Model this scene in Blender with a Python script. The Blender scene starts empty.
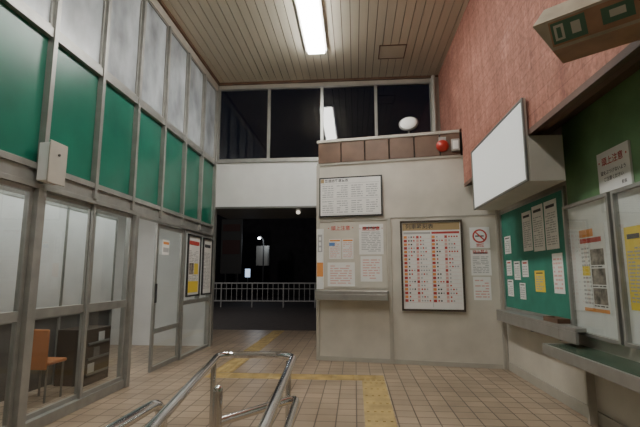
import bpy, math, random
from mathutils import Vector, Matrix
C=bpy.context
rng=random.Random(7)

# ---------------------------------------------------------------- materials
_m={}
def mat(name,col,rough=.5,metal=0,noise=.0,scale=4,stretch=(1,1,1),emit=0,spec=.5,bump=0):
    if name in _m: return _m[name]
    m=bpy.data.materials.new(name); m.use_nodes=True; nt=m.node_tree
    p=nt.nodes['Principled BSDF']
    p.inputs['Roughness'].default_value=rough; p.inputs['Metallic'].default_value=metal
    p.inputs['Specular IOR Level'].default_value=spec
    c=(*col,1)
    p.inputs['Base Color'].default_value=c
    if noise>0:
        tc=nt.nodes.new('ShaderNodeTexCoord'); mp=nt.nodes.new('ShaderNodeMapping')
        mp.inputs['Scale'].default_value=stretch
        nz=nt.nodes.new('ShaderNodeTexNoise'); nz.inputs['Scale'].default_value=scale; nz.inputs['Detail'].default_value=6
        rp=nt.nodes.new('ShaderNodeValToRGB')
        rp.color_ramp.elements[0].position=.3; rp.color_ramp.elements[1].position=.7
        rp.color_ramp.elements[0].color=(*[x*(1-noise) for x in col],1)
        rp.color_ramp.elements[1].color=(*[min(1,x*(1+noise*.6)) for x in col],1)
        nt.links.new(tc.outputs['Object'],mp.inputs['Vector']); nt.links.new(mp.outputs[0],nz.inputs['Vector'])
        nt.links.new(nz.outputs['Fac'],rp.inputs[0]); nt.links.new(rp.outputs[0],p.inputs['Base Color'])
        if bump>0:
            b=nt.nodes.new('ShaderNodeBump'); b.inputs['Strength'].default_value=bump; b.inputs['Distance'].default_value=.01
            nt.links.new(nz.outputs['Fac'],b.inputs['Height']); nt.links.new(b.outputs[0],p.inputs['Normal'])
    if emit>0:
        p.inputs['Emission Color'].default_value=c; p.inputs['Emission Strength'].default_value=emit
    _m[name]=m; return m
def glassmat(name,tint,base=.05,rough=.0):
    m=bpy.data.materials.new(name); m.use_nodes=True; nt=m.node_tree; nt.nodes.clear()
    o=nt.nodes.new('ShaderNodeOutputMaterial'); mx=nt.nodes.new('ShaderNodeMixShader')
    t=nt.nodes.new('ShaderNodeBsdfTransparent'); t.inputs[0].default_value=(*tint,1)
    g=nt.nodes.new('ShaderNodeBsdfGlossy'); g.inputs['Roughness'].default_value=rough
    f=nt.nodes.new('ShaderNodeLayerWeight'); f.inputs[0].default_value=.5
    pw=nt.nodes.new('ShaderNodeMath'); pw.operation='POWER'; pw.inputs[1].default_value=4
    a=nt.nodes.new('ShaderNodeMath'); a.operation='ADD'; a.inputs[1].default_value=base; a.use_clamp=True
    nt.links.new(f.outputs['Facing'],pw.inputs[0]); nt.links.new(pw.outputs[0],a.inputs[0]); nt.links.new(a.outputs[0],mx.inputs[0])
    nt.links.new(t.outputs[0],mx.inputs[1]); nt.links.new(g.outputs[0],mx.inputs[2]); nt.links.new(mx.outputs[0],o.inputs[0])
    return m
def tilemat():
    m=bpy.data.materials.new('floor_tiles'); m.use_nodes=True; nt=m.node_tree; p=nt.nodes['Principled BSDF']
    tc=nt.nodes.new('ShaderNodeTexCoord'); br=nt.nodes.new('ShaderNodeTexBrick')
    br.offset=0; br.squash=1
    br.inputs['Color1'].default_value=(.46,.355,.25,1); br.inputs['Color2'].default_value=(.35,.265,.185,1)
    br.inputs['Mortar'].default_value=(.09,.067,.05,1)
    br.inputs['Scale'].default_value=1; br.inputs['Mortar Size'].default_value=.007; br.inputs['Mortar Smooth'].default_value=.2
    br.inputs['Brick Width'].default_value=.2; br.inputs['Row Height'].default_value=.2; br.inputs['Bias'].default_value=-.2
    nz=nt.nodes.new('ShaderNodeTexNoise'); nz.inputs['Scale'].default_value=1.3; nz.inputs['Detail'].default_value=6
    rp=nt.nodes.new('ShaderNodeValToRGB'); rp.color_ramp.elements[0].position=.3; rp.color_ramp.elements[1].position=.7
    rp.color_ramp.elements[0].color=(.64,.62,.60,1); rp.color_ramp.elements[1].color=(1,1,1,1)
    mx=nt.nodes.new('ShaderNodeMix'); mx.data_type='RGBA'; mx.blend_type='MULTIPLY'; mx.inputs[0].default_value=1
    nt.links.new(tc.outputs['Object'],br.inputs['Vector']); nt.links.new(tc.outputs['Object'],nz.inputs['Vector'])
    nt.links.new(nz.outputs['Fac'],rp.inputs[0])
    nt.links.new(br.outputs['Color'],mx.inputs[6]); nt.links.new(rp.outputs[0],mx.inputs[7])
    nt.links.new(mx.outputs[2],p.inputs['Base Color']); p.inputs['Roughness'].default_value=.33
    b=nt.nodes.new('ShaderNodeBump'); b.invert=True; b.inputs['Strength'].default_value=.4; b.inputs['Distance'].default_value=.004
    nt.links.new(br.outputs['Fac'],b.inputs['Height']); nt.links.new(b.outputs[0],p.inputs['Normal'])
    return m
def pinkmat():
    """weathered salmon wall: blotches, fine vertical ribs/streaks, faint course joints"""
    m=bpy.data.materials.new('salmon_weathered_wall'); m.use_nodes=True; nt=m.node_tree; p=nt.nodes['Principled BSDF']
    tc=nt.nodes.new('ShaderNodeTexCoord')
    def nz(sc,st,c0,c1,p0=.3,p1=.7,det=8):
        mp=nt.nodes.new('ShaderNodeMapping'); mp.inputs['Scale'].default_value=st
        n=nt.nodes.new('ShaderNodeTexNoise'); n.inputs['Scale'].default_value=sc; n.inputs['Detail'].default_value=det; n.inputs['Roughness'].default_value=.65
        r=nt.nodes.new('ShaderNodeValToRGB'); r.color_ramp.elements[0].position=p0; r.color_ramp.elements[1].position=p1
        r.color_ramp.elements[0].color=(*c0,1); r.color_ramp.elements[1].color=(*c1,1)
        nt.links.new(tc.outputs['Object'],mp.inputs[0]); nt.links.new(mp.outputs[0],n.inputs['Vector']); nt.links.new(n.outputs['Fac'],r.inputs[0]); return r,n
    a,n1=nz(2.4,(1,1,.8),(.35,.145,.105),(.56,.265,.20))
    s,n2=nz(9,(1,1,.06),(.76,.74,.72),(1.05,1.03,1.0),.35,.65)
    g,n3=nz(22,(1,1,1),(.68,.66,.65),(1.05,1,1),.35,.6)
    w,n4=nz(3.5,(1,.5,1),(1,1,1),(1.4,1.6,1.7),.58,.76)
    def mul(x,y):
        k=nt.nodes.new('ShaderNodeMix'); k.data_type='RGBA'; k.blend_type='MULTIPLY'; k.inputs[0].default_value=1
        nt.links.new(x,k.inputs[6]); nt.links.new(y,k.inputs[7]); return k.outputs[2]
    sp=nt.nodes.new('ShaderNodeSeparateXYZ'); nt.links.new(tc.outputs['Object'],sp.inputs[0])
    cb=nt.nodes.new('ShaderNodeCombineXYZ'); nt.links.new(sp.outputs['Y'],cb.inputs[0]); nt.links.new(sp.outputs['Z'],cb.inputs[1])
    br=nt.nodes.new('ShaderNodeTexBrick'); br.inputs['Scale'].default_value=1; br.inputs['Brick Width'].default_value=.6; br.inputs['Row Height'].default_value=.15
    br.inputs['Mortar Size'].default_value=.006; br.inputs['Color1'].default_value=(1,1,1,1); br.inputs['Color2'].default_value=(.91,.91,.91,1); br.inputs['Mortar'].default_value=(.74,.72,.72,1)
    nt.links.new(cb.outputs[0],br.inputs['Vector'])
    c=mul(mul(mul(mul(a.outputs[0],s.outputs[0]),g.outputs[0]),w.outputs[0]),br.outputs['Color'])
    nt.links.new(c,p.inputs['Base Color']); p.inputs['Roughness'].default_value=.8
    b=nt.nodes.new('ShaderNodeBump'); b.inputs['Strength'].default_value=.5; b.inputs['Distance'].default_value=.01
    nt.links.new(n3.outputs['Fac'],b.inputs['Height']); nt.links.new(b.outputs[0],p.inputs['Normal'])
    return m
TILE=tilemat()
ALU=mat('aluminium_frame',(.36,.36,.335),.38,.5,.15,6)
ALUD=mat('aluminium_dark',(.2,.2,.19),.4,.5)
STEEL=mat('stainless_steel',(.72,.72,.73),.14,1)
GREEN=mat('teal_green_panel',(.010,.155,.10),.3,0,.22,2)
MOSS=mat('moss_green_paint',(.17,.32,.155),.6,0,.2,3)
BOARD=mat('green_notice_felt',(.035,.21,.15),.75,0,.15,5)
BEIGE=mat('beige_wall_paint',(.59,.55,.475),.6,0,.12,2.5)
BEIGE2=mat('beige_trim',(.46,.43,.37),.5,0,.1,4)
WHITE=mat('white_paint',(.78,.78,.76),.5,0,.05,3)
PINK=pinkmat()
BROWN=mat('brown_fascia_metal',(.155,.088,.055),.45,0,.25,4)
GAP=mat('fascia_gap',(.02,.015,.012),.7)
DBROWN=mat('dark_brown_soffit',(.13,.07,.05),.6,0,.2,4)
CEIL=mat('ceiling_slats',(.63,.58,.47),.5,0,.08,3,(1,.2,1))
CEILD=mat('ceiling_gap',(.14,.12,.095),.8)
PAPER=mat('white_paper',(.8,.79,.76),.7,0,.04,6)
INK=mat('black_ink',(.05,.05,.055),.7)
GREY=mat('grey_ink',(.42,.42,.42),.7)
RED=mat('red_print',(.50,.06,.05),.6)
PINKP=mat('pink_print',(.70,.42,.38),.7)
ORANGE=mat('orange_print',(.75,.30,.08),.6)
YELLOW=mat('yellow_paper',(.82,.62,.07),.6)
BLUE=mat('blue_print',(.1,.22,.5),.6)
CREAM=mat('cream_header',(.42,.30,.15),.6)
BLACK=mat('black_frame',(.03,.03,.03),.4)
WOODF=mat('dark_wood_frame',(.05,.035,.025),.4)
YT=mat('yellow_tactile',(.46,.33,.13),.6,0,.3,5)
FROST=mat('frosted_glass',(.46,.50,.53),.22,0,.5,2.2,(1,1,.6))  # light mottling puts condensation and reflections into the pane colour
GLASS=glassmat('clear_glass',(.88,.91,.90),.08)
NGLASS=glassmat('night_glass',(.5,.52,.55),.06)
LAMP=mat('fluorescent_diffuser',(1,.985,.93),.5,emit=45)
SHELF=mat('grey_metal_shelf',(.36,.35,.33),.35,.5,.15,5)
DGREEN=mat('dark_green_counter_top',(.07,.11,.075),.2,0,.2,5)
SIGNW=mat('light_box_face',(.85,.87,.86),.3,emit=.25)
PHOTO=mat('printed_photo',(.28,.24,.20),.6,0,.9,14)

# ---------------------------------------------------------------- mesh builder
class B:
    def __init__(s,name,loc=(0,0,0),rot=0.):
        s.name=name; s.M=Matrix.Translation(loc)@Matrix.Rotation(rot,4,'Z'); s.v=[]; s.f=[]; s.fm=[]; s.sm=[]; s.mats=[]
    def mi(s,m):
        if m not in s.mats: s.mats.append(m)
        return s.mats.index(m)
    def add(s,vs,fs,m,smooth=False):
        o=len(s.v); s.v+= [tuple(x) for x in vs]; k=s.mi(m)
        for f in fs: s.f.append([o+i for i in f]); s.fm.append(k); s.sm.append(smooth)
    def box(s,x0,x1,y0,y1,z0,z1,m):
        if x0>x1:x0,x1=x1,x0
        if y0>y1:y0,y1=y1,y0
        if z0>z1:z0,z1=z1,z0
        vs=[(x0,y0,z0),(x1,y0,z0),(x1,y1,z0),(x0,y1,z0),(x0,y0,z1),(x1,y0,z1),(x1,y1,z1),(x0,y1,z1)]
        s.add(vs,[(0,3,2,1),(4,5,6,7),(0,1,5,4),(1,2,6,5),(2,3,7,6),(3,0,4,7)],m)
    def q(s,x0,x1,z0,z1,y,m): s.add([(x0,y,z0),(x1,y,z0),(x1,y,z1),(x0,y,z1)],[(0,1,2,3)],m)
    def prism(s,pts,z0,z1,m):
        n=len(pts); vs=[(*p,z0) for p in pts]+[(*p,z1) for p in pts]
        fs=[tuple(range(n))[::-1],tuple(range(n,2*n))]+[(i,(i+1)%n,n+(i+1)%n,n+i) for i in range(n)]
        s.add(vs,fs,m)
    def yprism(s,pts,y0,y1,m):
        n=len(pts); vs=[(p[0],y0,p[1]) for p in pts]+[(p[0],y1,p[1]) for p in pts]
        fs=[tuple(range(n)),tuple(range(n,2*n))[::-1]]+[(i,n+i,n+(i+1)%n,(i+1)%n) for i in range(n)]
        s.add(vs,fs,m)
    def frame(s,x0,x1,z0,z1,w,y0,y1,m):
        s.box(x0,x0+w,y0,y1,z0,z1,m); s.box(x1-w,x1,y0,y1,z0,z1,m)
        s.box(x0+w,x1-w,y0,y1,z0,z0+w,m); s.box(x0+w,x1-w,y0,y1,z1-w,z1,m)
    def tube(s,pts,r,m,n=14,fil=0.,seg=7,cap=True):
        P=[Vector(p) for p in pts]
        if fil>0:
            Q=[P[0]]
            for i in range(1,len(P)-1):
                a,b,c=P[i-1],P[i],P[i+1]
                d1=(a-b); d2=(c-b); k=min(fil,d1.length*.49,d2.length*.49)
                p1=b+d1.normalized()*k; p2=b+d2.normalized()*k
                for j in range(seg+1):
                    t=j/seg; Q.append(p1*(1-t)**2+b*2*t*(1-t)+p2*t*t)
            Q.append(P[-1]); P=Q
        T=[]
        for i in range(len(P)):
            a=P[max(0,i-1)]; c=P[min(len(P)-1,i+1)]; T.append((c-a).normalized())
        up=Vector((0,0,1)) if abs(T[0].z)<.9 else Vector((1,0,0))
        N=(up-T[0]*up.dot(T[0])).normalized(); vs=[]
        for i,p in enumerate(P):
            N=(N-T[i]*N.dot(T[i])).normalized(); Bn=T[i].cross(N)
            for j in range(n):
                a=2*math.pi*j/n; vs.append(p+(N*math.cos(a)+Bn*math.sin(a))*r)
        fs=[(i*n+j,i*n+(j+1)%n,(i+1)*n+(j+1)%n,(i+1)*n+j) for i in range(len(P)-1) for j in range(n)]
        s.add(vs,fs,m,True)
        if cap:
            s.add(vs[:n],[tuple(range(n))[::-1]],m); s.add(vs[-n:],[tuple(range(n))],m)
    def lathe(s,cen,axis,prof,m,n=24):
        ax=Vector(axis).normalized(); u=Vector((0,0,1)) if abs(ax.z)<.9 else Vector((1,0,0)); u=(u-ax*u.dot(ax)).normalized(); w=ax.cross(u)
        cen=Vector(cen); vs=[]
        for (r,h) in prof:
            for j in range(n):
                a=2*math.pi*j/n; vs.append(cen+ax*h+(u*math.cos(a)+w*math.sin(a))*r)
        fs=[(i*n+j,i*n+(j+1)%n,(i+1)*n+(j+1)%n,(i+1)*n+j) for i in range(len(prof)-1) for j in range(n)]
        s.add(vs,fs,m,True); s.add(vs[:n],[tuple(range(n))[::-1]],m); s.add(vs[-n:],[tuple(range(n))],m)
    def text(s,t,cx,cz,size,y,m,sx=1.,bold=.012):
        try:
            cu=bpy.data.curves.new('t','FONT'); cu.body=t; cu.size=size; cu.align_x='CENTER'; cu.align_y='CENTER'; cu.resolution_u=2
            cu.offset=size*bold
            o=bpy.data.objects.new('t',cu); C.scene.collection.objects.link(o)
            C.view_layer.update(); dg=C.evaluated_depsgraph_get()
            me=bpy.data.meshes.new_from_object(o.evaluated_get(dg))
            s.add([(cx+v.co.x*sx,y,cz+v.co.y) for v in me.vertices],[tuple(p.vertices) for p in me.polygons],m)
            bpy.data.objects.remove(o); bpy.data.meshes.remove(me)
        except Exception as e: print('text',e)
    def lines(s,x0,x1,z0,z1,n,y,m,fill=.45,gap=.12):
        h=(z1-z0)/n
        for i in range(n):
            z=z1-(i+.5)*h; x=x0
            while x<x1-.005:
                L=min((x1-x0)*rng.uniform(.12,.5),x1-x)
                if rng.random()>.1: s.q(x,x+L*.9,z-h*fill/2,z+h*fill/2,y,m)
                x+=L+(x1-x0)*gap*.3
    def sheet(s,x0,x1,z0,z1,y,kind='text',bg=None,t=.004):
        bg=bg or PAPER
        s.box(x0,x1,y-t,y,z0,z1,bg); f=y-t-.0012; w=x1-x0; h=z1-z0
        if kind=='text':
            s.q(x0+w*.15,x1-w*.15,z1-h*.15,z1-h*.09,f,INK); s.lines(x0+w*.1,x1-w*.1,z0+h*.08,z1-h*.24,max(4,int(h/.04)),f,GREY)
        elif kind=='red':
            s.q(x0+w*.15,x1-w*.15,z1-h*.2,z1-h*.1,f,RED); s.lines(x0+w*.1,x1-w*.1,z0+h*.08,z1-h*.3,max(4,int(h/.045)),f,GREY)
        elif kind=='pinktext':
            s.lines(x0+w*.1,x1-w*.1,z0+h*.08,z1-h*.1,max(4,int(h/.05)),f,PINKP)
        elif kind=='table':
            s.q(x0+w*.05,x1-w*.05,z1-h*.12,z1-h*.04,f,ORANGE)
            for i in range(9): s.q(x0+w*.05,x1-w*.05,z0+h*(.05+.09*i),z0+h*(.06+.09*i),f,GREY)
            s.lines(x0+w*.08,x1-w*.08,z0+h*.06,z1-h*.15,9,f,PINKP,.4)
        elif kind=='photo':
            s.q(x0+w*.06,x1-w*.4,z1-h*.13,z1-h*.04,f,ORANGE); s.q(x0+w*.06,x1-w*.12,z1-h*.20,z1-h*.145,f,RED)
            s.lines(x0+w*.08,x1-w*.6,z0+h*.08,z1-h*.24,14,f,GREY); s.q(x0+w*.08,x1-w*.62,z0+h*.42,z1-h*.47,f-.0005,YELLOW)
            for i in range(3):
                z=z0+h*(.1+.22*i)
                s.q(x0+w*.44,x0+w*.93,z,z+h*.18,f,PHOTO); s.lines(x0+w*.44,x0+w*.93,z-h*.035,z-h*.005,1,f,INK)
            s.q(x0+w*.04,x1-w*.04,z0+h*.01,z0+h*.05,f,ORANGE)
    def done(s,bevel=0,parent=None):
        me=bpy.data.meshes.new(s.name); me.from_pydata(s.v,[],s.f)
        for m in s.mats: me.materials.append(m)
        for p,k,sm in zip(me.polygons,s.fm,s.sm): p.material_index=k; p.use_smooth=sm
        me.update(); o=bpy.data.objects.new(s.name,me); C.scene.collection.objects.link(o)
        o.matrix_world=s.M
        if bevel>0:
            b=o.modifiers.new('bevel','BEVEL'); b.width=bevel; b.segments=2; b.limit_method='ANGLE'; b.angle_limit=math.radians(60)
        return o
R90=math.pi/2
H=5.55; XL=-2.93; XP=1.78; XR=2.30; YB=8.70; YF=-3.0

# ---------------------------------------------------------------- shell
b=B('floor'); b.box(-6.1,2.5,YF-.1,11.3,-.12,0,TILE); b.done()
b=B('ceiling'); b.box(XL-.1,XP+.15,YF,YB+.15,H+.02,H+.12,CEILD)
x=XL
while x<XP+.1:
    b.box(x+.006,min(x+.139,XP+.15),YF,YB,H-.002,H+.02,CEIL); x+=.145
b.box(XL,XL+.05,YF,YB,H-.05,H-.003,BROWN)
b.box(XL+.05,XP-.001,YB-.05,YB-.001,H-.05,H-.003,BROWN); b.done()
b=B('ceiling_access_hatch'); cx,cy=.74,7.62
for (x0,x1,y0,y1) in [(cx-.25,cx+.25,cy-.25,cy-.23),(cx-.25,cx+.25,cy+.23,cy+.25),(cx-.25,cx-.23,cy-.23,cy+.23),(cx+.23,cx+.25,cy-.23,cy+.23)]:
    b.box(x0,x1,y0,y1,H-.014,H-.003,BROWN)
b.box(cx-.23,cx+.23,cy-.23,cy+.23,H-.008,H-.003,CEIL); b.done()

# left wall
MY=[2.06-.83*5,2.06-.83*4,2.06-.83*3,2.06-.83*2,2.06-.83,2.06,2.89,3.72,4.55,5.38,6.21,7.04,7.87,8.66]
b=B('wall_left',(XL,0,0),R90)
b.box(YF,YB,0,.1,2.2,2.43,ALU); b.box(YF,YB,-.025,0,2.37,2.43,ALU); b.box(YF,YB,-.02,0,2.2,2.25,ALU)
b.box(YF,YB,-.02,.1,3.70,3.80,ALU); b.box(YF,YB,-.01,.1,5.36,H,BEIGE2)
for y in MY: b.box(y-.028,y+.028,-.035,.1,2.25,5.36,ALU)
for a,c in zip([YF]+MY[:-1],MY): b.box(a+.028,c-.028,.03,.08,2.43,3.70,GREEN)
b.done(.003)
k=1
for a,c in zip(MY[:-1],MY[1:]):
    b=B('window_%d'%k,(XL,0,0),R90); k+=1
    b.frame(a+.03,c-.03,3.8,5.36,.03,.0,.05,ALU); b.box(a+.06,c-.06,.02,.03,3.83,5.33,FROST); b.done()
def sash(a,c):
    global k
    b=B('window_%d'%k,(XL,0,0),R90); k+=1
    b.box(a,c,-.01,.1,0,.1,ALU); mid=(a+c)/2
    for p,q_,yy in((a,mid+.02,.045),(mid-.02,c,.01)):
        b.frame(p,q_,.1,2.2,.045,yy,yy+.03,ALU); b.box(p+.045,q_-.045,yy,yy+.03,1.0,1.09,ALU)
        b.q(p+.045,q_-.045,.145,1.0,yy+.015,GLASS); b.q(p+.045,q_-.045,1.09,2.155,yy+.015,GLASS)
    b.done(.002)
sash(.2,1.9); sash(2.0,3.67); sash(3.77,5.46); sash(-1.6,.1); sash(-3,-1.7)
b=B('trim_1',(XL,0,0),R90)
for y,w in((-1.65,.05),(.15,.05),(1.95,.05),(3.72,.05),(5.50,.04),(8.68,.02)): b.box(y-w,y+w,-.04,.1,0,2.2,ALU)
b.done(.004)
b=B('door_1',(XL,0,0),R90)
a,c=6.22,7.22
b.frame(a,c,.02,2.18,.065,.02,.055,ALU); b.box(a+.065,c-.065,.02,.055,.55,.62,ALU)
b.q(a+.065,c-.065,.085,.55,.04,GLASS); b.q(a+.065,c-.065,.62,2.115,.04,GLASS)
b.box(a+.01,a+.05,.0,.02,1.0,1.28,BLACK)
b.box(a+.18,a+.42,.012,.02,1.72,1.95,PAPER); b.q(a+.2,a+.4,1.88,1.92,.011,ORANGE); b.q(a+.2,a+.4,1.76,1.83,.011,GREY)
b.done(.003)
b=B('window_%d'%k,(XL,0,0),R90); k+=1
a,c=7.24,8.66
b.frame(a,c,0,2.2,.05,0,.08,ALU); b.box(a+.05,c-.05,0,.08,.9,.97,ALU); b.box((a+c)/2+.05,(a+c)/2+.09,0,.08,.97,2.15,ALU)
b.q(a+.05,c-.05,.05,.9,.04,GLASS); b.q(a+.05,c-.05,.97,2.15,.04,GLASS); b.done(.003)
b=B('poster',(XL,0,0),R90)
b.frame(7.34,7.97,1.03,2.13,.03,-.03,-.001,BLACK); b.sheet(7.37,7.94,1.06,2.10,-.006,'text'); b.q(7.42,7.9,1.1,1.3,-.0125,YELLOW); b.q(7.42,7.9,1.95,2.02,-.0125,RED); b.q(7.45,7.65,1.42,1.62,-.0125,PHOTO); b.q(7.68,7.88,1.42,1.62,-.0125,YELLOW); b.done()
b=B('poster',(XL,0,0),R90)
b.frame(8.10,8.64,1.03,2.13,.03,-.03,-.001,BLACK); b.sheet(8.13,8.61,1.06,2.10,-.006,'text'); b.done()
b=B('wall_speaker_box',(XL,0,0),R90)
b.box(3.62,3.82,-.16,-.036,2.26,2.62,WHITE); b.box(3.60,3.84,-.165,-.15,2.24,2.64,BEIGE2); b.lathe((3.72,-.165,2.52),(0,-1,0),[(.012,0),(.012,.01)],BLACK); b.done(.01)

# far wall (entrance wall)
b=B('wall_back')
b.box(XL-.1,-.63,YB,YB+.12,2.82,3.78,WHITE); b.box(-.63,XP+.17,YB,YB+.12,3.6,3.78,WHITE)
b.box(XL,XP,YB-.03,YB+.12,3.76,3.82,ALU)
b.box(XL-.1,XP+.17,YB,YB+.12,5.42,H,BEIGE2)
b.box(XL-.1,XL+.03,YB,YB+.12,0,5.5,ALU); b.box(XL,-.63,YB-.01,YB+.06,2.78,2.82,ALUD)
b.box(1.63,XP+.17,YB-.05,YB+.12,3.82,5.5,BEIGE2)
b.done(.003)
xs=[XL+.03,-1.80,-.66,.48,1.63]
for a,c in zip(xs[:-1],xs[1:]):
    b=B('window_%d'%k); k+=1
    b.frame(a,c,3.82,5.42,.03,YB,YB+.06,ALU); b.q(a+.03,c-.03,3.85,5.39,YB+.03,NGLASS); b.done()

# right upper wall
b=B('wall_right_upper')
b.box(XP,XP+.17,YF,6.99,2.86,H,PINK); b.box(XP,XP+.17,6.99,YB,3.82,H,PINK); b.done()
b=B('trim_2'); b.yprism([(XP-.02,2.80),(XR-.001,3.04),(XR-.001,3.10),(XP+.175,3.10),(XP+.175,2.859),(XP-.02,2.859)],YF,6.93,DBROWN); b.done()
b=B('wall_right_lower')
b.box(XR,XR+.15,YF,6.94,.0,.80,BEIGE); b.box(XR,XR+.15,YF,4.78,.8,3.10,MOSS); b.box(XR,XR+.15,4.78,6.94,.8,3.10,BEIGE2)
b.done()
b=B('baseboard_right'); b.box(XR-.02,XR-.001,YF,6.90,0,.12,BEIGE2); b.done()
b=B('drain_pipe'); b.tube([(1.66,8.58,3.83),(1.66,8.58,5.49)],.04,BEIGE2); b.done()
b=B('wall_front'); b.box(XL-.1,XR+.15,YF-.12,YF,0,H,BEIGE); b.done()

# ---------------------------------------------------------------- ticket office
b=B('wall_ticket_office')
b.prism([(-.63,7.45),(XR,6.95),(XR,YB-.01),(-.63,YB-.01)],0,3.36,BEIGE)
b.prism([(-.63,7.46),(XR,6.96),(XR,YB-.01),(-.63,YB-.01)],3.36,3.76,GAP); b.done()
A=-math.atan2(.5,2.93); LO=(-.63,7.45,0)
def O(n): return B(n,LO,A)
b=O('trim_3')
for i in range(6):
    x0=i*.42; b.box(x0+.01,min(x0+.41,2.42),-.03,0,3.37,3.74,BROWN)
b.box(-.02,2.42,-.045,0,3.74,3.79,BEIGE2); b.box(-.02,2.42,-.02,0,3.33,3.37,BEIGE2)
b.box(-.03,.03,-.02,0,0,3.33,BEIGE2); b.box(1.2,1.26,-.02,0,0,2.36,BEIGE2)
b.box(.03,1.2,-.02,0,2.32,2.36,BEIGE2); b.box(1.26,2.95,-.012,0,2.35,2.37,BEIGE2)
b.box(2.90,2.94,-.02,0,0,2.77,BEIGE2)
b.done(.003)
b=O('baseboard_office'); b.box(.03,1.2,-.016,0,0,.07,BEIGE2); b.box(1.26,2.89,-.016,0,0,.07,BEIGE2); b.done()
b=O('ticket_counter_shelf'); b.box(.0,1.2,-.22,-.021,1.10,1.15,SHELF); b.box(.0,1.2,-.22,-.19,1.0,1.10,SHELF); b.box(.04,.08,-.19,-.021,1.0,1.1,SHELF); b.box(1.12,1.16,-.19,-.021,1.0,1.1,SHELF); b.done(.006)
b=O('timetable_board')
b.box(.03,1.13,-.05,-.021,2.40,3.10,BLACK); b.box(.055,1.105,-.056,-.05,2.425,3.075,PAPER)
b.text('普通旅客運賃表',.34,3.03,.06,-.058,INK)
b.q(.06,.12,3.0,3.07,-.0575,CREAM)
for z in(2.44,2.71,2.98): b.q(.08,1.08,z,z+.005,-.0576,GREY)
for c_ in range(4):
    for g in range(2):
        b.lines(.09+c_*.255,.29+c_*.255,2.46+g*.27,2.69+g*.27,6,-.058,GREY,.4)
b.done()
b=O('notice_board')
b.box(.05,1.18,-.018,-.001,1.2,2.3,BEIGE)
b.text('・頭上注意・',.40,2.2,.085,-.02,RED,1.)
b.sheet(.2,.40,1.68,2.02,-.018,'table'); b.sheet(.43,.62,1.68,2.02,-.018,'table')
b.q(.2,.30,1.9,1.96,-.0245,BLUE)
b.sheet(.17,.64,1.22,1.62,-.018,'pinktext')
b.sheet(.72,1.13,1.75,2.26,-.018,'text'); b.sheet(.74,1.1,1.3,1.72,-.018,'pinktext')
b.text('・頭上注意・',.925,2.18,.075,-.026,RED)
b.done()
b=O('platform_sign'); b.box(-.02,.1,-.035,-.021,1.17,2.2,WHITE); b.q(-.015,.095,1.38,1.62,-.0362,ORANGE); b.q(.0,.08,1.8,2.1,-.0362,GREY)
for i in range(3): b.q(.02,.06,1.82+i*.09,1.88+i*.09,-.037,WHITE)
b.done()
b=O('train_timetable_poster')
b.frame(1.41,2.39,.84,2.29,.03,-.06,-.013,WOODF); b.box(1.44,2.36,-.04,-.013,.87,2.26,PAPER)
b.q(1.45,2.35,2.13,2.25,-.0415,CREAM); b.text('列車時刻表',1.72,2.19,.09,-.043,INK)
for c_ in range(2):
    x0=1.465+c_*.445
    b.q(x0,x0+.43,2.07,2.105,-.0415,RED if c_ else GREY)
    for r in range(18):
        z=2.0-r*.06
        b.q(x0+.0,x0+.05,z,z+.042,-.0415,RED if r%2 else ORANGE)
        b.q(x0+.2,x0+.24,z,z+.042,-.0415,PINKP if r%3 else RED)
        n=rng.randrange(1,4)
        for cc in range(n): b.q(x0+.07+cc*.04,x0+.07+cc*.04+.024,z+.010,z+.034,-.042,[RED,GREY,INK][rng.randrange(3)])
        n=rng.randrange(1,5)
        for cc in range(n): b.q(x0+.26+cc*.04,x0+.26+cc*.04+.024,z+.010,z+.034,-.042,[RED,GREY,GREY][rng.randrange(3)])
        b.q(x0,x0+.43,z-.008,z-.005,-.0415,PINKP)
b.q(1.900,1.906,.9,2.06,-.042,GREY)
b.done()
b=O('no_smoking_sign')
b.box(2.5,2.8,-.012,-.001,1.83,2.16,WHITE)
b.lathe((2.65,-.012,2.02),(0,-1,0),[(.11,0),(.11,.002)],RED); b.lathe((2.65,-.014,2.02),(0,-1,0),[(.085,0),(.085,.002)],WHITE)
b.box(2.58,2.71,-.018,-.016,2.01,2.03,INK)
b.add([(2.575,-.019,2.08),(2.59,-.019,2.095),(2.725,-.019,1.96),(2.71,-.019,1.945)],[(0,3,2,1)],RED)
b.text('禁煙',2.65,1.87,.06,-.014,RED); b.done()
b=O('notice_sheet'); b.sheet(2.5,2.8,1.4,1.8,-.001,'text'); b.text('持込禁止',2.65,1.77,.06,-.008,RED); b.sheet(2.52,2.78,1.02,1.38,-.001,'pinktext'); b.done()
b=O('fire_alarm_bell'); b.lathe((2.14,-.031,3.53),(0,-1,0),[(.1,0),(.1,.03),(.085,.06),(.04,.08),(.01,.085)],mat('alarm_red',(.42,.03,.02),.35)); b.box(2.08,2.2,-.05,-.031,3.6,3.68,ALU); b.done()
b=O('alarm_control_box'); b.box(2.28,2.41,-.1,-.031,3.42,3.62,ALU); b.box(2.30,2.39,-.106,-.1,3.45,3.59,WHITE); b.done(.008)
b=B('convex_mirror')
b.tube([(.96,7.3,3.765),(.96,7.3,3.98)],.015,ALU)
b.lathe((.96,7.3,4.02),(-.2,-.85,.45),[(.15,-.03),(.17,-.01),(.17,.01),(.15,.02)],ALUD)
b.lathe((.96,7.3,4.02),(-.2,-.85,.45),[(.145,.02),(.13,.035),(.08,.052),(.01,.058)],WHITE); b.done()

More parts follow.
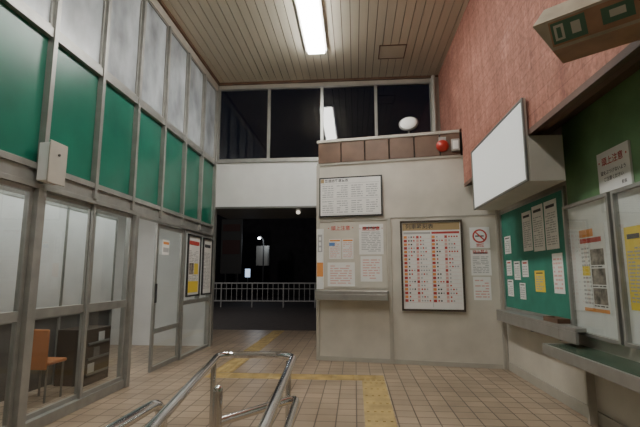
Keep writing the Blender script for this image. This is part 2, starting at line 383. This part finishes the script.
# ---------------------------------------------------------------- right wall furniture
def Rw(n): return B(n,(XR,0,0),-R90)
b=B('light_box_sign')
x0=1.735
b.box(x0,XP-.021,4.34,6.28,2.33,3.20,BEIGE2); b.box(XP-.021,2.09,4.34,6.28,2.33,2.799,BEIGE2)
b.box(x0-.012,x0,4.37,6.25,2.36,3.17,SIGNW)
b.box(x0-.02,x0,4.33,4.365,2.33,3.20,ALUD); b.box(x0-.02,x0,6.255,6.29,2.33,3.20,ALUD)
b.box(x0-.02,x0,4.365,6.255,3.175,3.20,ALUD); b.box(x0-.02,x0,4.365,6.255,2.33,2.355,ALUD); b.done(.003)
b=Rw('bulletin_board'); b.box(-6.85,-4.83,-.02,-.001,.93,2.34,BOARD); b.frame(-6.88,-4.80,.9,2.37,.035,-.03,-.001,ALU)
S=[(-6.75,-6.5,1.72,1.98,'text',0),(-6.72,-6.52,1.4,1.62,'red',0),(-6.42,-6.2,1.34,1.6,'text',0),
   (-6.02,-5.72,1.72,2.24,'text',0),(-5.68,-5.36,1.70,2.27,'text',0),(-5.32,-5.0,1.70,2.27,'text',0),
   (-6.12,-5.92,1.38,1.6,'red',0),(-5.72,-5.44,1.2,1.46,'text',1),(-5.2,-4.95,1.2,1.65,'pinktext',0),(-6.72,-6.5,1.1,1.34,'text',0),(-6.25,-6.05,1.08,1.3,'text',0)]
for a_,c_,z0,z1,kd,yy in S: b.sheet(a_,c_,z0,z1,-.02,kd,YELLOW if yy else PAPER)
b.done()
for i,(p,q_) in enumerate(((-4.76,-3.93),(-3.88,-2.98),(-2.93,-2.03))):
    b=Rw('poster_display_case'); b.box(p,q_,-.03,-.001,.84,2.11,WHITE); b.frame(p,q_,.82,2.13,.03,-.075,-.001,ALU)
    b.q(p+.03,q_-.03,.85,2.10,-.06,GLASS)
    if i==0:
        b.sheet(p+.20,p+.66,1.05,1.88,-.03,'photo')
    else:
        b.sheet(p+.07,p+.30,1.12,1.8,-.03,'text',YELLOW if i==1 else PAPER); b.sheet(p+.40,p+.8,1.15,1.9,-.03,'photo')
    b.done()
b=Rw('head_clearance_sign'); b.box(-4.13,-3.66,-.02,-.001,2.15,2.52,WHITE)
b.text('・頭上注意・',-3.895,2.42,.08,-.022,RED); b.text('頭をぶつけないよう',-3.895,2.32,.042,-.022,INK); b.text('ご注意ください',-3.895,2.26,.042,-.022,INK); b.text('駅長',-3.75,2.19,.035,-.022,INK); b.done(.003)
b=B('wall_shelf')
b.box(2.11,XR-.001,4.80,6.80,.855,.895,SHELF); b.box(2.11,2.14,4.80,6.80,.74,.855,SHELF)
b.box(2.11,2.22,4.45,4.80,.855,.895,SHELF); b.box(2.11,2.14,4.45,4.80,.74,.855,SHELF)
for y in(4.85,5.6,6.6): b.box(2.14,XR-.001,y,y+.03,.72,.855,ALUD)
b.done(.006)
b=B('counter_ledge'); b.box(1.95,XR-.001,1.2,4.78,.66,.70,DGREEN); b.box(1.93,1.955,1.2,4.79,.60,.705,SHELF); b.box(1.95,XR-.001,4.765,4.79,.60,.705,SHELF)
for y in(1.6,3.0,4.5): b.box(2.2,XR-.021,y,y+.04,.0,.66,BEIGE2)
b.done(.005)
b=B('wooden_tray'); b.box(2.13,2.26,4.85,5.2,.896,.91,BROWN)
for (a_,c_,d,e) in((2.13,2.14,4.85,5.2),(2.25,2.26,4.85,5.2),(2.14,2.25,4.85,4.86),(2.14,2.25,5.19,5.2)): b.box(a_,c_,d,e,.91,.945,BROWN)
b.done()
# old exit sign casing hung high on the pink wall, seen from below
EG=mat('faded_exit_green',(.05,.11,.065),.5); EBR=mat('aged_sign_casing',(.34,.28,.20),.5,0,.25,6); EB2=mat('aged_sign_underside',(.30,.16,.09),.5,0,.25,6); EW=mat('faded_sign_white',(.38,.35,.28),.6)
b=B('emergency_exit_sign',(1.54,2.62,2.99),math.radians(-40))
vs=[(-.25,-.10,-.16),(.25,-.10,-.16),(.25,.13,-.16),(-.25,.13,-.16),(-.33,-.20,.0),(.33,-.20,.0),(.33,.20,.0),(-.33,.20,.0),(-.27,-.14,.12),(.27,-.14,.12),(.27,.14,.12),(-.27,.14,.12)]
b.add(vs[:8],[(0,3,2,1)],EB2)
b.add(vs,[(0,1,5,4),(1,2,6,5),(2,3,7,6),(3,0,4,7),(4,5,9,8),(5,6,10,9),(6,7,11,10),(7,4,8,11),(8,9,10,11)],EBR)
def fq(x0,x1,z0,z1,m,d=.004):
    f=lambda z:-.10-(z+.16)/.16*.10-d
    b.add([(x0,f(z0),z0),(x1,f(z0),z0),(x1,f(z1),z1),(x0,f(z1),z1)],[(0,1,2,3)],m)
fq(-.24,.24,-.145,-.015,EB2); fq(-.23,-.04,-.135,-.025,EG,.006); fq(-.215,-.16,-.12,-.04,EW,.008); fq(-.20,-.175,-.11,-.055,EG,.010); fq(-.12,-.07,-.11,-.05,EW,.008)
fq(.04,.2,-.12,-.04,EG,.006); fq(.08,.16,-.095,-.06,EW,.008)
b.tube([(0,0,.11),(.0,0,.28),(.13,.16,.28)],.02,EBR); b.done(.006)

# ---------------------------------------------------------------- ceiling lamps
def lamp(name,x,y0,y1,z=H):
    b=B(name); b.box(x-.2,x+.2,y0,y1,z-.055,z-.003,WHITE)
    b.box(x-.15,x+.15,y0+.03,y1-.03,z-.11,z-.055,LAMP); b.done(.008)
lamp('ceiling_lamp',-.66,4.85,7.42); lamp('ceiling_lamp',-.66,.6,3.3)
# ---------------------------------------------------------------- tactile paving
b=B('tactile_paving')
def strip(x0,x1,y0,y1):
    b.box(x0,x1,y0,y1,0,.004,YT)
    if (x1-x0)<(y1-y0):
        for i in range(4):
            xx=x0+.04+i*(x1-x0-.08)/3; y=y0+.03
            while y<y1-.1: b.box(xx-.014,xx+.014,y,y+.24,.004,.009,YT); y+=.3
    else:
        for i in range(4):
            yy=y0+.04+i*(y1-y0-.08)/3; x=x0+.03
            while x<x1-.1: b.box(x,x+.24,yy-.014,yy+.014,.004,.009,YT); x+=.3
strip(-2.1,-1.8,6.42,11.2); strip(-2.1,.38,6.08,6.38); strip(.08,.38,.5,6.05); b.done()

# ---------------------------------------------------------------- handrails
b=B('queue_handrail')
r=.024
b.tube([(-.66,1.0,.845),(-.97,3.1,.845),(-.43,3.1,.845),(-.30,1.0,.845)],r,STEEL,18,.14,9)
b.tube([(-.74,2.4,.62),(-.38,2.9,.62),(-.30,1.0,.62)],r,STEEL,18,.12,8)
b.tube([(-.75,2.4,0),(-.75,2.4,.78)],.028,STEEL,18); b.lathe((-.75,2.4,.78),(0,0,1),[(.028,0),(.026,.015),(.015,.026),(.002,.03)],STEEL)
for p in((-.94,2.9),(-.44,2.9),(-.68,1.1),(-.31,1.1)):
    b.tube([(*p,0),(*p,.845)],.018,STEEL); b.lathe((*p,0),(0,0,1),[(.05,0),(.05,.012),(.02,.02)],STEEL)
b.done()
b=B('queue_handrail'); b.tube([(-.93,.6,.84),(-.88,2.0,.84),(-.88,2.0,0)],r,STEEL,18,.12,8); b.tube([(-.93,.62,.0),(-.93,.62,.84)],r,STEEL)
b.lathe((-.88,2.0,0),(0,0,1),[(.05,0),(.05,.012),(.025,.02)],STEEL); b.done()

# ---------------------------------------------------------------- waiting room behind the left glass
b=B('wall_waiting_room'); b.box(-6.1,-6.0,-3,YB,0,2.75,WHITE); b.box(-6.0,XL-.1,YB,YB+.1,0,2.75,WHITE); b.box(-6.0,XL-.1,-3.1,-3,0,2.75,WHITE)
b.box(-6.1,XL-.1,-3,YB,2.75,2.85,WHITE); b.done()
WL=mat('waiting_lamp',(1,.99,.96),.5,emit=7)
for lx in(-3.35,-4.1):
    b=B('waiting_room_lamp'); b.box(lx-.12,lx+.12,2,7.5,2.69,2.729,WL); b.box(lx-.17,lx+.17,1.95,7.55,2.73,2.7495,WHITE); b.done()
PW=mat('partition_white',(.76,.78,.78),.5,0,.08,3); PD=mat('partition_dark_kick_panel',(.10,.095,.09),.35,0,.3,3)
b=B('partition_screen')
for i in range(4):
    b.box(-3.95,-3.9,4.3+i*.62,4.88+i*.62,.9,2.3,PW); b.box(-3.96,-3.89,4.26+i*.62,4.3+i*.62,0,2.34,ALU)
    b.box(-3.94,-3.91,4.3+i*.62,4.88+i*.62,.02,.86,PD)
b.box(-3.96,-3.89,4.26,6.76,2.3,2.34,ALU); b.box(-3.96,-3.89,4.3,6.76,.86,.9,ALU); b.box(-3.96,-3.89,6.72,6.76,0,2.3,ALU); b.done()
CH=mat('orange_brown_plastic',(.36,.13,.045),.4)
b=B('waiting_chair')
b.box(-3.75,-3.42,4.72,5.05,.40,.44,CH); b.box(-3.75,-3.42,4.69,4.72,.36,.80,CH)
for p in((-3.72,4.75),(-3.45,4.75),(-3.72,5.02),(-3.45,5.02)): b.tube([(*p,0),(*p,.4)],.012,ALUD)
b.done(.02)
b=B('poster',(-5.99,0,0),R90)
for i in range(4): b.sheet(3.4+i*1.1,4.0+i*1.1,1.2,2.05,-.001,['text','photo','red','table'][i],PAPER)
b.frame(5.1,5.9,.98,2.2,.03,-.012,-.001,ALUD)
b.done()
b=B('storage_cabinet'); b.box(-5.95,-5.5,5,7.4,0,.95,ALU); b.box(-5.5,-5.48,5.05,6.18,.05,.9,PW); b.box(-5.5,-5.48,6.22,7.35,.05,.9,PW); b.done(.005)
b=B('heater'); b.box(-3.9,-3.5,3.0,3.9,0.001,.75,ALUD)
for i in range(8): b.box(-3.5,-3.49,3.05,3.85,.1+i*.07,.13+i*.07,BLACK)
b.done(.01)
b=B('magazine_rack'); b.box(-3.85,-3.45,5.45,6.0,0.001,.7,WOODF)
for i in range(3): b.box(-3.45,-3.43,5.48,5.97,.12+i*.19,.15+i*.19,ALUD); b.box(-3.449,-3.44,5.5+.1*i,5.64+.1*i,.15+i*.19,.27+i*.19,[GREY,ALUD,GREY][i])
b.done(.005)

# ---------------------------------------------------------------- outside at night
ASP=mat('asphalt',(.065,.055,.052),.75,0,.3,8)
b=B('street_ground'); b.box(-30,20,11.3,60,-.15,-.03,ASP); b.done()
WF=mat('grey_fence_paint',(.5,.5,.49),.5)
b=B('street_fence')
for z in(.25,1.05): b.tube([(-9,19.6,z),(-.5,19.6,z)],.032,WF,8)
b.tube([(-9,19.6,.8),(-.5,19.6,.8)],.018,WF,8)
x=-9; i=0
while x<-.4: b.tube([(x,19.6,-.03 if i%6==0 else .25),(x,19.6,1.05)],.032 if i%6==0 else .016,WF,8); x+=.24; i+=1
b.done()
b=B('dark_building'); DB=mat('dark_facade',(.05,.045,.05),.8,0,.3,2)
b.box(-22,-9.2,26,34,-.03,9,DB); b.box(-9,4,32,40,-.03,6,DB)
for i in range(5): b.box(-14+i*2,-13.2+i*2,25.95,26,2,3.2,ALUD)
b.done()
b=B('billboard'); KR=mat('billboard_dark_red',(.06,.018,.016),.6); KG=mat('billboard_grey',(.05,.05,.05),.6)
b.box(-7.6,-6.4,24,24.1,1.5,4.6,KG); b.box(-7.5,-6.5,23.97,24,2.6,3.4,KR); b.box(-7.5,-6.5,23.97,24,3.9,4.3,KR); b.tube([(-7.3,24.05,-.03),(-7.3,24.05,1.5)],.05,KG,8); b.tube([(-6.6,24.05,-.03),(-6.6,24.05,1.5)],.05,KG,8); b.done()
b=B('street_lamp'); b.tube([(-5.35,25,-.03),(-5.35,25,3.5),(-5.5,24.8,3.7)],.04,KG,10,.2)
b.lathe((-5.55,24.7,3.55),(0,0,1),[(.02,-.07),(.08,-.03),(.08,.03),(.02,.07)],mat('street_lamp_glow',(.9,.95,1),.5,emit=15)); b.done()
b=B('lit_road_sign'); b.tube([(-6.5,26,-.03),(-6.5,26,1.3)],.03,ALUD,8); b.box(-6.65,-6.35,25.9,25.96,1.3,1.8,mat('road_sign_glow',(.6,.75,1),.5,emit=1.2)); b.done()
b=B('canopy'); b.box(-3.5,2.4,YB+.13,11.6,2.95,3.1,ALUD); b.done()
b=B('canopy_lamp'); b.lathe((-1.35,10.2,2.90),(0,0,1),[(.03,-.03),(.05,-.01),(.05,.03),(.03,.05)],mat('canopy_lamp_glow',(1,.9,.75),.5,emit=1.0)); b.done()
for nm,en,co_,lo in(('street_light',25,(.85,.92,1),(-5.55,24.4,3.3)),('fence_fill',260,(1,.95,.88),(-6.5,14.5,4.5)),('forecourt_fill',40,(1,.8,.7),(-1.0,14.0,3.8))):  # fence and forecourt ones are added fills without fixtures; street one belongs to street_lamp
    l=bpy.data.lights.new(nm,'POINT'); l.energy=en; l.color=co_; l.shadow_soft_size=.15
    o=bpy.data.objects.new(nm+'_source',l); o.location=lo; C.scene.collection.objects.link(o)

w=bpy.data.worlds.new('night'); C.scene.world=w; w.use_nodes=True
w.node_tree.nodes['Background'].inputs[0].default_value=(.006,.007,.012,1); w.node_tree.nodes['Background'].inputs[1].default_value=1

# ---------------------------------------------------------------- camera
cam=bpy.data.cameras.new('camera'); co=bpy.data.objects.new('camera',cam); C.scene.collection.objects.link(co)
cam.sensor_width=36; cam.lens=430/640*36; cam.clip_end=200
yaw=math.atan2(.0803,.9968); pit=math.atan2(62,430)
co.rotation_euler=(math.pi/2+pit,0,yaw); co.location=(0,0,1.4)
C.scene.camera=co
